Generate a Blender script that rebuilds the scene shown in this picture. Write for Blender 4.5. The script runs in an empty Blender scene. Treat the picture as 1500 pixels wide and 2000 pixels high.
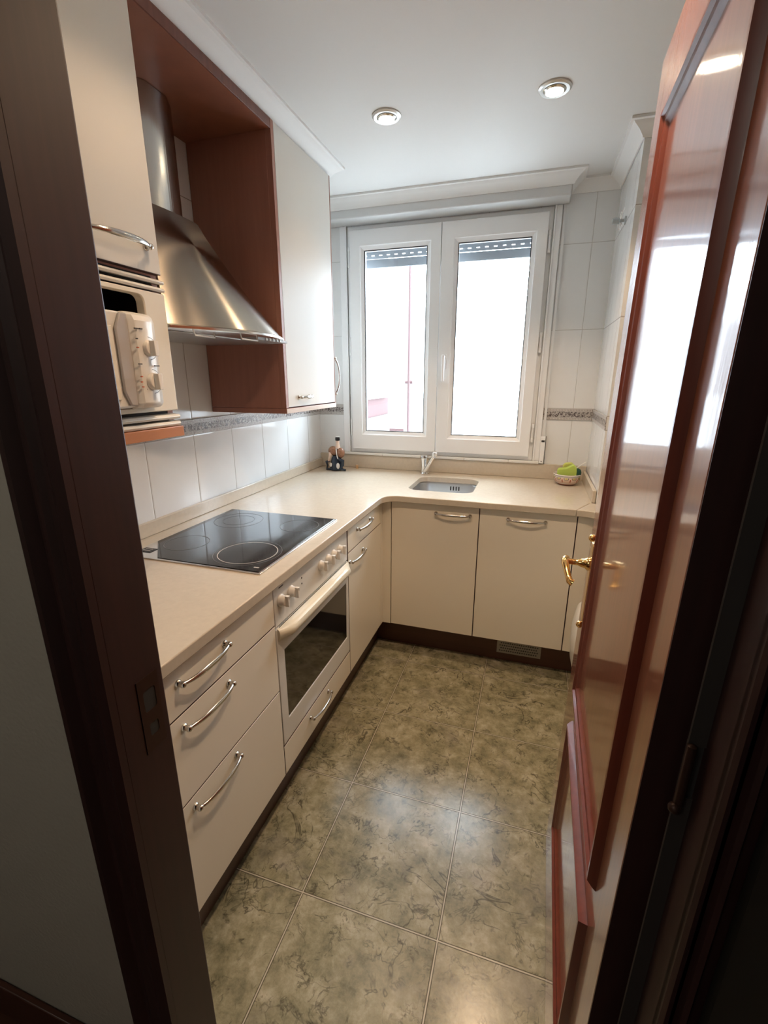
import bpy, bmesh, math, random
from mathutils import Vector, Matrix, Euler
random.seed(7)
PI = math.pi
C = bpy.context.scene.collection
S = bpy.context.scene

# ------------------------------------------------------------------ camera
cd = bpy.data.cameras.new('camera'); cam = bpy.data.objects.new('camera', cd); C.objects.link(cam)
S.camera = cam
YAW, PIT, ROLL, F = 0.307668, -0.283828, 0.000659, 897.32
fwd = Vector((-math.sin(YAW)*math.cos(PIT), math.cos(YAW)*math.cos(PIT), math.sin(PIT)))
rt = Vector((math.cos(YAW), math.sin(YAW), 0)); up = rt.cross(fwd)
r2 = rt*math.cos(ROLL)+up*math.sin(ROLL); u2 = -rt*math.sin(ROLL)+up*math.cos(ROLL)
m = Matrix((r2, u2, -fwd)).transposed().to_4x4()
m.translation = Vector((1.28205, -2.69721, 1.42229)); cam.matrix_world = m
cd.sensor_fit = 'VERTICAL'; cd.sensor_height = 24; cd.lens = F*24/2000; cd.clip_start = 0.01; cd.clip_end = 200

# ------------------------------------------------------------------ light
w = bpy.data.worlds.new('World'); S.world = w; w.use_nodes = True
bg = w.node_tree.nodes['Background']; bg.inputs[0].default_value = (0.74, 0.88, 1.0, 1); bg.inputs[1].default_value = 19.0
S.view_settings.view_transform = 'Standard'; S.view_settings.look = 'None'
S.view_settings.exposure = 0.22; S.view_settings.gamma = 1.0
try: S.view_settings.use_curve_mapping = False
except Exception: pass

def light(name, kind, loc, energy, color, target=None, **kw):
    l = bpy.data.lights.new(name, kind); l.energy = energy; l.color = color
    for k, v in kw.items(): setattr(l, k, v)
    o = bpy.data.objects.new(name, l); C.objects.link(o); o.location = loc
    if target is not None:
        o.rotation_euler = (Vector(target)-Vector(loc)).to_track_quat('-Z', 'Y').to_euler()
    return o
WARM = (1.0, 0.70, 0.45)
SPOTS = [(0.694, -0.819), (1.260, -0.813)]
HCEIL = 2.32
for (sx, sy), pw in zip(SPOTS, (4, 24)):
    light('ceiling_lamp_light', 'SPOT', (sx, sy, HCEIL-0.022), pw, WARM, (sx, sy, 0), spot_size=1.95, spot_blend=0.55, shadow_soft_size=0.03)
# the kitchen's third and fourth spots, out of frame nearer the doorway
SPOTS2 = [(0.694, -1.70), (1.260, -1.70)]
for (sx, sy), pw in zip(SPOTS2, (9, 33)):
    light('ceiling_lamp_light', 'SPOT', (sx, sy, HCEIL-0.022), pw, WARM, (sx, sy, 0), spot_size=2.2, spot_blend=0.6, shadow_soft_size=0.03)
# portal helps sample the sky through the window
p = light('window_portal', 'AREA', (0.755, 0.30, 1.6), 1, (1, 1, 1), (0.755, -1, 1.6), shape='RECTANGLE', size=1.2, size_y=1.35)
p.data.cycles.is_portal = True
# unseen fill light added behind the camera to brighten the hall wall
light('hall_fill_light', 'POINT', (0.35, -3.6, 2.25), 8.0, (1, 0.93, 0.82), shadow_soft_size=0.12)

# ------------------------------------------------------------------ materials
def newmat(name):
    mt = bpy.data.materials.new(name); mt.use_nodes = True
    return mt, mt.node_tree, mt.node_tree.nodes['Principled BSDF']
def mat(name, col, rough=0.5, metal=0.0, coat=0.0, noise=0.0, nscale=40, bump=0.0, bscale=200, emit=None, coat_rough=0.05, spec=0.5, stretch=None):
    mt, nt, b = newmat(name); N = nt.nodes; L = nt.links
    b.inputs['Base Color'].default_value = (*col, 1); b.inputs['Roughness'].default_value = rough
    b.inputs['Metallic'].default_value = metal; b.inputs['Coat Weight'].default_value = coat
    b.inputs['Coat Roughness'].default_value = coat_rough; b.inputs['Specular IOR Level'].default_value = spec
    if emit: b.inputs['Emission Color'].default_value = (*emit[0], 1); b.inputs['Emission Strength'].default_value = emit[1]
    if noise or bump:
        g = N.new('ShaderNodeNewGeometry'); mp = N.new('ShaderNodeMapping'); L.new(g.outputs['Position'], mp.inputs[0])
        if stretch: mp.inputs['Scale'].default_value = stretch
    if noise:
        n = N.new('ShaderNodeTexNoise'); n.inputs['Scale'].default_value = nscale; n.inputs['Detail'].default_value = 6
        L.new(mp.outputs[0], n.inputs['Vector'])
        r = N.new('ShaderNodeMapRange'); r.inputs[3].default_value = 1-noise; r.inputs[4].default_value = 1+noise
        r.inputs[1].default_value = .3; r.inputs[2].default_value = .7
        L.new(n.outputs[0], r.inputs[0])
        mx = N.new('ShaderNodeVectorMath'); mx.operation = 'SCALE'; mx.inputs[0].default_value = col
        L.new(r.outputs[0], mx.inputs['Scale']); L.new(mx.outputs[0], b.inputs['Base Color'])
    if bump:
        n = N.new('ShaderNodeTexNoise'); n.inputs['Scale'].default_value = bscale; L.new(mp.outputs[0], n.inputs['Vector'])
        bp = N.new('ShaderNodeBump'); bp.inputs['Strength'].default_value = bump; bp.inputs['Distance'].default_value = 0.002
        L.new(n.outputs[0], bp.inputs['Height']); L.new(bp.outputs[0], b.inputs['Normal'])
        if coat: L.new(bp.outputs[0], b.inputs['Coat Normal'])
    return mt
def wood(name, c1, c2, rough=0.4, coat=0.0, coat_rough=0.06, grain='z', scale=1.0, bump=0.0):
    mt, nt, b = newmat(name); N = nt.nodes; L = nt.links
    tc = N.new('ShaderNodeTexCoord'); mp = N.new('ShaderNodeMapping'); L.new(tc.outputs['Object'], mp.inputs[0])
    k = {'z': (60, 60, 3), 'y': (60, 3, 60), 'x': (3, 60, 60)}[grain]
    mp.inputs['Scale'].default_value = tuple(a*scale for a in k)
    n = N.new('ShaderNodeTexNoise'); n.inputs['Scale'].default_value = 1.0; n.inputs['Detail'].default_value = 8; n.inputs['Roughness'].default_value = .65
    L.new(mp.outputs[0], n.inputs['Vector'])
    cr = N.new('ShaderNodeValToRGB'); cr.color_ramp.elements[0].position = .3; cr.color_ramp.elements[1].position = .72
    cr.color_ramp.elements[0].color = (*c1, 1); cr.color_ramp.elements[1].color = (*c2, 1)
    L.new(n.outputs[0], cr.inputs[0]); L.new(cr.outputs[0], b.inputs['Base Color'])
    b.inputs['Roughness'].default_value = rough; b.inputs['Coat Weight'].default_value = coat; b.inputs['Coat Roughness'].default_value = coat_rough
    if bump:
        bp = N.new('ShaderNodeBump'); bp.inputs['Strength'].default_value = bump; bp.inputs['Distance'].default_value = .001
        L.new(n.outputs[0], bp.inputs['Height']); L.new(bp.outputs[0], b.inputs['Normal']); L.new(bp.outputs[0], b.inputs['Coat Normal'])
    return mt
def math_node(N, L, op, a, b=None, c=None):
    n = N.new('ShaderNodeMath'); n.operation = op
    for i, v in enumerate((a, b, c)):
        if v is None: continue
        if isinstance(v, (int, float)): n.inputs[i].default_value = v
        else: L.new(v, n.inputs[i])
    return n.outputs[0]
def mixc(N, L, fac, a, b):
    n = N.new('ShaderNodeMix'); n.data_type = 'RGBA'
    if isinstance(fac, (int, float)): n.inputs[0].default_value = fac
    else: L.new(fac, n.inputs[0])
    for i, v in ((6, a), (7, b)):
        if isinstance(v, tuple): n.inputs[i].default_value = (*v, 1)
        else: L.new(v, n.inputs[i])
    return n.outputs[2]
def tile_wall(name, axis, off, col=(0.84, 0.855, 0.86), grout=(0.36, 0.34, 0.31)):
    mt, nt, b = newmat(name); N = nt.nodes; L = nt.links
    M = lambda op, a, bb=None, c=None: math_node(N, L, op, a, bb, c)
    g = N.new('ShaderNodeNewGeometry'); s = N.new('ShaderNodeSeparateXYZ'); L.new(g.outputs['Position'], s.inputs[0])
    u = s.outputs[axis]; z = s.outputs[2]
    def dist(v, period, o):
        t = M('ADD', v, -o+100*period); t = M('DIVIDE', t, period); fr = M('FRACT', t)
        return M('MULTIPLY', M('MINIMUM', fr, M('SUBTRACT', 1.0, fr)), period)
    du = dist(u, 0.25, off)
    d1 = dist(z, 0.40, 0.805); d2 = dist(z, 0.395, 1.265)
    sel = M('GREATER_THAN', z, 1.235)
    dz = M('ADD', M('MULTIPLY', d1, M('SUBTRACT', 1.0, sel)), M('MULTIPLY', d2, sel))
    d = M('MINIMUM', du, dz)
    gr = N.new('ShaderNodeMapRange'); gr.inputs[1].default_value = 0.0008; gr.inputs[2].default_value = 0.002; L.new(d, gr.inputs[0])
    n = N.new('ShaderNodeTexNoise'); n.inputs['Scale'].default_value = 9; n.inputs['Detail'].default_value = 4; L.new(g.outputs['Position'], n.inputs['Vector'])
    c2 = tuple(v*0.93 for v in col)
    tc = mixc(N, L, n.outputs[0], col, c2)
    colr = mixc(N, L, gr.outputs[0], grout, tc)
    L.new(colr, b.inputs['Base Color'])
    b.inputs['Roughness'].default_value = 0.12
    n2 = N.new('ShaderNodeTexNoise'); n2.inputs['Scale'].default_value = 5; L.new(g.outputs['Position'], n2.inputs['Vector'])
    gs = N.new('ShaderNodeMapRange'); gs.inputs[1].default_value = 0.0; gs.inputs[2].default_value = 0.006; L.new(d, gs.inputs[0])
    h = M('ADD', M('MULTIPLY', gs.outputs[0], 0.0015), M('MULTIPLY', n2.outputs[0], 0.004))
    bp = N.new('ShaderNodeBump'); bp.inputs['Strength'].default_value = 0.6; bp.inputs['Distance'].default_value = 1.0
    L.new(h, bp.inputs['Height']); L.new(bp.outputs[0], b.inputs['Normal'])
    return mt
def border_mat(name, axis):
    mt, nt, b = newmat(name); N = nt.nodes; L = nt.links
    M = lambda op, a, bb=None, c=None: math_node(N, L, op, a, bb, c)
    g = N.new('ShaderNodeNewGeometry'); s = N.new('ShaderNodeSeparateXYZ'); L.new(g.outputs['Position'], s.inputs[0])
    u = s.outputs[axis]; z = s.outputs[2]
    def band(z0, z1): return M('MULTIPLY', M('GREATER_THAN', z, z0), M('LESS_THAN', z, z1))
    mp = N.new('ShaderNodeMapping'); L.new(g.outputs['Position'], mp.inputs[0])
    v = N.new('ShaderNodeTexNoise'); v.inputs['Scale'].default_value = 55; v.inputs['Detail'].default_value = 2; v.inputs['Distortion'].default_value = 2.5; L.new(mp.outputs[0], v.inputs['Vector'])
    leaf = N.new('ShaderNodeMapRange'); leaf.inputs[1].default_value = .47; leaf.inputs[2].default_value = .53; L.new(v.outputs[0], leaf.inputs[0])
    c = mixc(N, L, M('MULTIPLY', band(1.220, 1.249), leaf.outputs[0]), (0.62, 0.60, 0.58), (0.13, 0.11, 0.11))
    c = mixc(N, L, M('MULTIPLY', band(1.220, 1.249), M('SUBTRACT', 1.0, leaf.outputs[0])), c, (0.50, 0.47, 0.45))
    # bead rows
    fr = M('FRACT', M('MULTIPLY', M('ADD', u, 20.0), 130.0))
    bead = M('MULTIPLY', M('LESS_THAN', fr, .38), M('ADD', band(1.209, 1.2155), band(1.254, 1.261)))
    c = mixc(N, L, M('MULTIPLY', bead, .8), c, (0.24, 0.21, 0.21))
    line = M('ADD', M('ADD', band(1.2165, 1.2185), band(1.2505, 1.2525)), M('ADD', band(1.2055, 1.207), band(1.263, 1.2645)))
    c = mixc(N, L, M('MULTIPLY', line, .7), c, (0.30, 0.28, 0.27))
    # joint between border pieces
    fj = M('FRACT', M('DIVIDE', M('ADD', u, 20.0+.171), 0.25))
    c = mixc(N, L, M('LESS_THAN', fj, .008), c, (0.25, 0.23, 0.22))
    L.new(c, b.inputs['Base Color']); b.inputs['Roughness'].default_value = .25
    bp = N.new('ShaderNodeBump'); bp.inputs['Strength'].default_value = .5; bp.inputs['Distance'].default_value = .003
    L.new(leaf.outputs[0], bp.inputs['Height']); L.new(bp.outputs[0], b.inputs['Normal'])
    return mt
def floor_mat():
    mt, nt, b = newmat('green marble floor tile'); N = nt.nodes; L = nt.links
    M = lambda op, a, bb=None, c=None: math_node(N, L, op, a, bb, c)
    T = 0.3932
    g = N.new('ShaderNodeNewGeometry'); s = N.new('ShaderNodeSeparateXYZ'); L.new(g.outputs['Position'], s.inputs[0])
    def cell(v, o):
        t = M('DIVIDE', M('ADD', v, -o+100*T), T); return M('FRACT', t), M('FLOOR', t)
    fx, ix = cell(s.outputs[0], 0.7676); fy, iy = cell(s.outputs[1], -1.4561)
    dx = M('MINIMUM', fx, M('SUBTRACT', 1.0, fx)); dy = M('MINIMUM', fy, M('SUBTRACT', 1.0, fy))
    d = M('MULTIPLY', M('MINIMUM', dx, dy), T)
    cb = N.new('ShaderNodeCombineXYZ'); L.new(ix, cb.inputs[0]); L.new(iy, cb.inputs[1])
    wn = N.new('ShaderNodeTexWhiteNoise'); L.new(cb.outputs[0], wn.inputs['Vector'])
    sc = N.new('ShaderNodeVectorMath'); sc.operation = 'SCALE'; sc.inputs['Scale'].default_value = 9.0; L.new(wn.outputs['Color'], sc.inputs[0])
    ad = N.new('ShaderNodeVectorMath'); ad.operation = 'ADD'; L.new(sc.outputs[0], ad.inputs[0]); L.new(g.outputs['Position'], ad.inputs[1])
    P = ad.outputs[0]
    def noise(scale, detail=6, dist=0.0, rough=.6, off=0):
        n = N.new('ShaderNodeTexNoise'); n.inputs['Scale'].default_value = scale; n.inputs['Detail'].default_value = detail
        n.inputs['Distortion'].default_value = dist; n.inputs['Roughness'].default_value = rough
        if off:
            a = N.new('ShaderNodeVectorMath'); a.operation = 'ADD'; a.inputs[1].default_value = (off, off*2, off); L.new(P, a.inputs[0]); L.new(a.outputs[0], n.inputs['Vector'])
        else: L.new(P, n.inputs['Vector'])
        return n.outputs[0]
    cr = N.new('ShaderNodeValToRGB'); e = cr.color_ramp.elements
    e[0].position = .30; e[0].color = (0.115, 0.105, 0.06, 1); e[1].position = .70; e[1].color = (0.56, 0.50, 0.36, 1)
    x = e.new(.50); x.color = (0.32, 0.29, 0.18, 1)
    L.new(noise(13, 12, .15, .74), cr.inputs[0])
    # thin broken veins
    def vein(scale, wdt, off, mask_lo, mscale=8):
        v = M('ABSOLUTE', M('SUBTRACT', noise(scale, 4, .8, .6, off), .5))
        r = N.new('ShaderNodeMapRange'); r.inputs[1].default_value = 0; r.inputs[2].default_value = wdt; r.inputs[3].default_value = 1; r.inputs[4].default_value = 0; L.new(v, r.inputs[0])
        mk = N.new('ShaderNodeMapRange'); mk.inputs[1].default_value = mask_lo; mk.inputs[2].default_value = mask_lo+.06; L.new(noise(mscale, 3, 0, .5, off+3), mk.inputs[0])
        return M('MULTIPLY', r.outputs[0], mk.outputs[0])
    v1 = vein(5, .012, 1.3, .49); v2 = vein(17, .036, 4.1, .53, 20); v3 = vein(9, .014, 7.7, .49, 14)
    c = mixc(N, L, M('MULTIPLY', v1, .75), cr.outputs[0], (0.022, 0.019, 0.012))
    c = mixc(N, L, M('MULTIPLY', v2, .6), c, (0.03, 0.025, 0.015))
    c = mixc(N, L, M('MULTIPLY', v3, .5), c, (0.035, 0.03, 0.019))
    # grey violet blotches
    gb = N.new('ShaderNodeMapRange'); gb.inputs[1].default_value = .55; gb.inputs[2].default_value = .72; L.new(noise(6, 4, .3, .6, 11), gb.inputs[0])
    c = mixc(N, L, M('MULTIPLY', gb.outputs[0], .45), c, (0.24, 0.21, 0.18))
    gr = N.new('ShaderNodeMapRange'); gr.inputs[1].default_value = .0014; gr.inputs[2].default_value = .0019; L.new(d, gr.inputs[0])
    ge = N.new('ShaderNodeMapRange'); ge.inputs[1].default_value = .0030; ge.inputs[2].default_value = .0040; L.new(d, ge.inputs[0])
    c = mixc(N, L, ge.outputs[0], (0.10, 0.085, 0.055), c)
    c = mixc(N, L, gr.outputs[0], (0.55, 0.49, 0.37), c)
    L.new(c, b.inputs['Base Color'])
    b.inputs['Roughness'].default_value = .22
    h = M('ADD', M('MULTIPLY', ge.outputs[0], .0012), M('MULTIPLY', noise(120, 2, 0, .5, 2), .00016))
    bp = N.new('ShaderNodeBump'); bp.inputs['Strength'].default_value = .7; bp.inputs['Distance'].default_value = 1.0
    L.new(h, bp.inputs['Height']); L.new(bp.outputs[0], b.inputs['Normal'])
    return mt
def pane_mat(name, tint=(1, 1, 1)):
    mt = bpy.data.materials.new(name); mt.use_nodes = True; nt = mt.node_tree; N = nt.nodes; L = nt.links
    N.remove(N['Principled BSDF']); out = N['Material Output']
    t = N.new('ShaderNodeBsdfTransparent'); t.inputs[0].default_value = (*tint, 1)
    gl = N.new('ShaderNodeBsdfGlossy'); gl.inputs['Roughness'].default_value = .01
    fr = N.new('ShaderNodeFresnel'); geo = N.new('ShaderNodeNewGeometry')
    L.new(math_node(N, L, 'MULTIPLY_ADD', geo.outputs['Backfacing'], 1/1.45-1.45, 1.45), fr.inputs[0])
    mx = N.new('ShaderNodeMixShader'); L.new(fr.outputs[0], mx.inputs[0]); L.new(t.outputs[0], mx.inputs[1]); L.new(gl.outputs[0], mx.inputs[2])
    L.new(mx.outputs[0], out.inputs[0])
    return mt
def brushed(name, col, rough, axis, amt=.25, aniso=0):
    mt, nt, b = newmat(name); N = nt.nodes; L = nt.links
    g = N.new('ShaderNodeNewGeometry'); mp = N.new('ShaderNodeMapping'); L.new(g.outputs['Position'], mp.inputs[0])
    sc = [350, 350, 350]; sc['xyz'.index(axis)] = 4; mp.inputs['Scale'].default_value = sc
    n = N.new('ShaderNodeTexNoise'); n.inputs['Scale'].default_value = 1; L.new(mp.outputs[0], n.inputs['Vector'])
    bp = N.new('ShaderNodeBump'); bp.inputs['Strength'].default_value = amt; bp.inputs['Distance'].default_value = .001
    L.new(n.outputs[0], bp.inputs['Height']); L.new(bp.outputs[0], b.inputs['Normal'])
    b.inputs['Base Color'].default_value = (*col, 1); b.inputs['Metallic'].default_value = 1; b.inputs['Roughness'].default_value = rough
    if aniso:
        b.inputs['Anisotropic'].default_value = aniso; tg = N.new('ShaderNodeTangent'); tg.direction_type = 'RADIAL'; tg.axis = 'Z'; L.new(tg.outputs[0], b.inputs['Tangent']); b.inputs['Anisotropic Rotation'].default_value = .25
    return mt

M_ = dict(
 ceil=mat('white ceiling paint', (0.80, 0.80, 0.79), .7),
 plaster=mat('white cornice plaster', (0.84, 0.84, 0.83), .6),
 upaint=mat('pale painted blind box', (0.66, 0.67, 0.67), .5),
 hallwall=mat('grey textured hall paint', (0.46, 0.43, 0.37), .8, bump=.5, bscale=120),
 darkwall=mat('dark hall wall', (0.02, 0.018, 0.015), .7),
 halfloor=wood('brown hall floor', (0.05, 0.02, 0.012), (0.11, 0.045, 0.025), .3, grain='x'),
 tile_x=tile_wall('white wall tile left', 1, -0.171),
 tile_y=tile_wall('white wall tile window side', 0, 0.235, grout=(.52, .51, .49)),
 bord_x=border_mat('relief tile border left', 1),
 bord_y=border_mat('relief tile border window side', 0),
 floor=floor_mat(),
 pvc=mat('white window pvc', (0.88, 0.895, 0.91), .28),
 gap=mat('dark seal', (0.03, 0.03, 0.03), .7),
 pane=pane_mat('window glass'),
 shutter=mat('grey roller shutter', (0.24, 0.26, 0.28), .5),
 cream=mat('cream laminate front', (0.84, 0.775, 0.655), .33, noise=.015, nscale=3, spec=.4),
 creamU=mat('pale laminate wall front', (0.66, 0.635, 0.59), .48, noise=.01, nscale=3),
 edge=wood('mahogany edge', (0.13, 0.045, 0.03), (0.20, 0.075, 0.05), .4),
 edgedark=mat('dark red brown edge band', (.06, .022, .015), .5),
 side=wood('mahogany cabinet side', (0.34, 0.155, 0.115), (0.40, 0.19, 0.14), .38, grain='z', scale=.8),
 under=wood('pale edged underside board', (0.50, 0.36, 0.26), (0.60, 0.45, 0.34), .35, grain='y'),
 plinth=wood('brown plinth', (0.085, 0.033, 0.02), (0.13, 0.05, 0.03), .35, grain='x', scale=.5),
 orange=wood('orange beech shelf', (0.42, 0.155, 0.055), (0.52, 0.21, 0.08), .4, grain='y', scale=.6),
 top=mat('beige stone worktop', (0.585, 0.515, 0.415), .16, noise=.035, nscale=70, spec=.5),
 chrome=mat('polished nickel', (0.62, 0.60, 0.57), .16, 1.0),
 chrome2=mat('bright chrome', (0.80, 0.80, 0.80), .08, 1.0),
 steel=brushed('brushed steel hood', (0.43, 0.375, 0.31), .27, 'y', .08, .9),
 steelv=brushed('brushed steel duct', (0.58, 0.56, 0.53), .22, 'z', .3),
 sink=mat('sink steel', (0.60, 0.61, 0.62), .28, 1.0),
 trim=mat('cooktop steel frame', (0.80, 0.79, 0.77), .2, 1.0),
 black=mat('black plastic', (0.012, 0.012, 0.013), .35),
 blackglass=mat('black oven glass', (0.012, 0.012, 0.012), .05, coat=.5),
 mwwhite=mat('warm white plastic', (0.74, 0.71, 0.66), .28),
 mwgrey=mat('warm grey plastic', (0.42, 0.39, 0.375), .35),
 mwframe=mat('cream trim frame', (0.74, 0.68, 0.57), .4),
 slat=mat('cream vent slat', (0.70, 0.66, 0.58), .3),
 ovcream=mat('cream enamel', (0.78, 0.72, 0.58), .22),
 ovwhite=mat('pale enamel', (0.72, 0.70, 0.65), .2),
 knob=mat('ivory knob', (0.78, 0.74, 0.68), .25),
 mark=mat('printed mark', (0.05, 0.045, 0.04), .6),
 redmark=mat('red printed mark', (0.55, 0.12, 0.06), .6),
 ring=mat('pale printed ring', (0.55, 0.50, 0.45), .3),
 ring2=mat('grey printed ring', (0.12, 0.12, 0.12), .3),
 brass=mat('polished brass', (0.83, 0.52, 0.20), .12, 1.0),
 bulb=mat('lit bulb', (1, .9, .75), .4, emit=((1, .84, .58), 60.0)),
 satin=mat('satin nickel ring', (0.62, 0.60, 0.57), .35, 1.0),
 navy=mat('dark navy glaze', (0.02, 0.035, 0.06), .2),
 amber=mat('amber brown glaze', (0.30, 0.15, 0.09), .25, noise=.3, nscale=160),
 skin=mat('pale peach glaze', (0.72, 0.55, 0.44), .3),
 white=mat('white glaze', (0.8, 0.8, 0.78), .3),
 cork=mat('cork', (0.55, 0.36, 0.20), .8, noise=.2, nscale=300),
 green=mat('lime green sponge', (0.42, 0.55, 0.10), .55, bump=.3, bscale=400),
 yel=mat('yellow green sponge', (0.48, 0.50, 0.12), .7, bump=.4, bscale=300),
 dgreen=mat('dark green scouring pad', (0.015, 0.07, 0.05), .9, bump=.8, bscale=500),
 washer=mat('washer enamel', (0.80, 0.77, 0.70), .25),
 frame=wood('dark mahogany frame', (0.024, 0.008, 0.0075), (0.040, 0.012, 0.011), .5, coat=.0, coat_rough=.15, grain='z'),
 seal=mat('grey brown seal', (0.035, 0.030, 0.028), .6),
 strike=mat('bronzed strike plate', (0.05, 0.024, 0.018), .4, .5),
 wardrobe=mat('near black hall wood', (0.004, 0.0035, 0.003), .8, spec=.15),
 pink=mat('pink facade paint', (0.06, 0.027, 0.026), .8), pane2=mat('far window glass', (.07,.07,.075), .3),
 facade=mat('cream facade paint', (0.11, 0.092, 0.085), .8),
 wfac=mat('white facade paint', (0.55, 0.54, 0.53), .8),
 pipe=mat('red drain pipe', (0.07, 0.034, 0.034), .5),
)
M_['sapele'] = wood('varnished sapele door', (0.20, 0.058, 0.027), (0.29, 0.090, 0.042), .35, coat=1.0, coat_rough=.035, grain='z', bump=.12)
M_['sapmould'] = wood('varnished red moulding', (0.12, 0.022, 0.012), (0.18, 0.036, 0.018), .38, coat=.25, coat_rough=.08, grain='z')

# ------------------------------------------------------------------ mesh helpers
def origin(o):
    v = Vector((0, 0, 0))
    while o is not None: v += o.location; o = o.parent
    return v
class MB:
    def __init__(s): s.v = []; s.f = []
    def add(s, vs, fs):
        b = len(s.v); s.v += [tuple(v) for v in vs]; s.f += [tuple(i+b for i in f) for f in fs]; return s
    def box(s, x0, x1, y0, y1, z0, z1):
        x0, x1 = sorted((x0, x1)); y0, y1 = sorted((y0, y1)); z0, z1 = sorted((z0, z1))
        v = [(x0,y0,z0),(x1,y0,z0),(x1,y1,z0),(x0,y1,z0),(x0,y0,z1),(x1,y0,z1),(x1,y1,z1),(x0,y1,z1)]
        return s.add(v, [(0,3,2,1),(4,5,6,7),(0,1,5,4),(1,2,6,5),(2,3,7,6),(3,0,4,7)])
    def loft(s, rings, closed=True, caps=True, loop=False):
        n = len(rings[0]); vs = [p for r in rings for p in r]; fs = []
        R = len(rings)
        for i in range(R if loop else R-1):
            j = (i+1) % R
            for k in range(n if closed else n-1):
                l = (k+1) % n; fs.append((i*n+k, i*n+l, j*n+l, j*n+k))
        if caps and not loop: fs.append(tuple(range(n-1, -1, -1))); fs.append(tuple((R-1)*n+k for k in range(n)))
        return s.add(vs, fs)
    def tube(s, path, rad, n=12, loop=False, flat=None):
        P = [Vector(p) for p in path]; R = len(P); rings = []
        prev = None
        for i in range(R):
            if loop: t = P[(i+1) % R]-P[i-1]
            else: t = P[min(i+1, R-1)]-P[max(i-1, 0)]
            t.normalize()
            if prev is None:
                a = Vector((0, 0, 1)) if abs(t.z) < .9 else Vector((1, 0, 0)); nn = t.cross(a).normalized()
            else: nn = (prev-t*prev.dot(t)).normalized()
            prev = nn; bb = t.cross(nn); r = rad[i] if isinstance(rad, (list, tuple)) else rad
            rings.append([P[i]+(nn*math.cos(2*PI*k/n)+bb*math.sin(2*PI*k/n))*r for k in range(n)])
        return s.loft(rings, caps=not loop, loop=loop)
    def lathe(s, prof, c, axis=(0, 0, 1), n=32, caps=True):
        ax = Vector(axis).normalized(); a = Vector((1, 0, 0)) if abs(ax.x) < .9 else Vector((0, 1, 0))
        u = ax.cross(a).normalized(); v = ax.cross(u); c = Vector(c)
        return s.loft([[c+ax*h+(u*math.cos(2*PI*k/n)+v*math.sin(2*PI*k/n))*max(r, 1e-5) for k in range(n)] for r, h in prof], caps=caps)
    def prism(s, poly, axis, a, b):
        def P(p, t):
            return {'x': (t, p[0], p[1]), 'y': (p[0], t, p[1]), 'z': (p[0], p[1], t)}[axis]
        return s.loft([[P(p, a) for p in poly], [P(p, b) for p in poly]])
    def ball(s, c, r, n=16, sx=1, sy=1, sz=1):
        c = Vector(c)
        return s.loft([[c+Vector((sx*r*math.sin(t)*math.cos(2*PI*k/n), sy*r*math.sin(t)*math.sin(2*PI*k/n), sz*r*math.cos(t))) for k in range(n)]
                       for t in [max(.001, PI*i/(n//2)) if i < n//2 else PI-.001 for i in range(n//2+1)]])
    def holes(s, outer, holes, axis, a, b):
        """solid plate with holes, thickness a..b along axis"""
        bm = bmesh.new()
        def P(p, t): return {'x': (t, p[0], p[1]), 'y': (p[0], t, p[1]), 'z': (p[0], p[1], t)}[axis]
        es = []
        for lp in [outer]+holes:
            vs = [bm.verts.new(P(p, a)) for p in lp]
            for i in range(len(vs)): es.append(bm.edges.new((vs[i], vs[(i+1) % len(vs)])))
        bmesh.ops.triangle_fill(bm, use_beauty=True, use_dissolve=False, edges=es)
        r = bmesh.ops.extrude_face_region(bm, geom=list(bm.faces))
        d = {'x': (b-a, 0, 0), 'y': (0, b-a, 0), 'z': (0, 0, b-a)}[axis]
        bmesh.ops.translate(bm, vec=d, verts=[g for g in r['geom'] if isinstance(g, bmesh.types.BMVert)])
        bmesh.ops.recalc_face_normals(bm, faces=bm.faces)
        bm.verts.index_update()
        s.add([v.co[:] for v in bm.verts], [[v.index for v in f.verts] for f in bm.faces]); bm.free(); return s
    def build(s, name, mt, parent=None, bevel=0, smooth=False, label=None, local=False, seg=2, angle=35):
        me = bpy.data.meshes.new(name)
        o0 = Vector((0, 0, 0)) if local else origin(parent)
        me.from_pydata([tuple(Vector(v)-o0) for v in s.v], [], s.f); me.update()
        bm = bmesh.new(); bm.from_mesh(me); bmesh.ops.recalc_face_normals(bm, faces=bm.faces); bm.to_mesh(me); bm.free()
        if smooth or bevel:
            me.polygons.foreach_set('use_smooth', [True]*len(me.polygons))
            me.set_sharp_from_angle(angle=math.radians(angle))
        o = bpy.data.objects.new(name, me); C.objects.link(o); o.data.materials.append(mt if not isinstance(mt, str) else M_[mt])
        if parent is not None: o.parent = parent
        if bevel:
            md = o.modifiers.new('bevel', 'BEVEL'); md.width = bevel; md.segments = seg; md.limit_method = 'ANGLE'; md.angle_limit = math.radians(40)
        if label: o['label'] = label
        return o
def B(*a): return MB().box(*a)
def thing(name, label, cat, loc, group=None, rz=0):
    o = bpy.data.objects.new(name, None); C.objects.link(o); o.location = loc; o.rotation_euler = (0, 0, rz)
    o.empty_display_size = .05
    o['label'] = label; o['category'] = cat
    if group: o['group'] = group
    return o
def tag(o, label, cat, group=None):
    o['label'] = label; o['category'] = cat
    if group: o['group'] = group
    return o
def struct(o, label=None):
    o['kind'] = 'structure'
    if label: o['label'] = label
    return o
def rrect(x0, x1, y0, y1, r, n=6):
    pts = []
    for cx, cy, a0 in ((x1-r, y1-r, 0), (x0+r, y1-r, PI/2), (x0+r, y0+r, PI), (x1-r, y0+r, 3*PI/2)):
        for i in range(n+1):
            a = a0+PI/2*i/n; pts.append((cx+r*math.cos(a), cy+r*math.sin(a)))
    return pts
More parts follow.
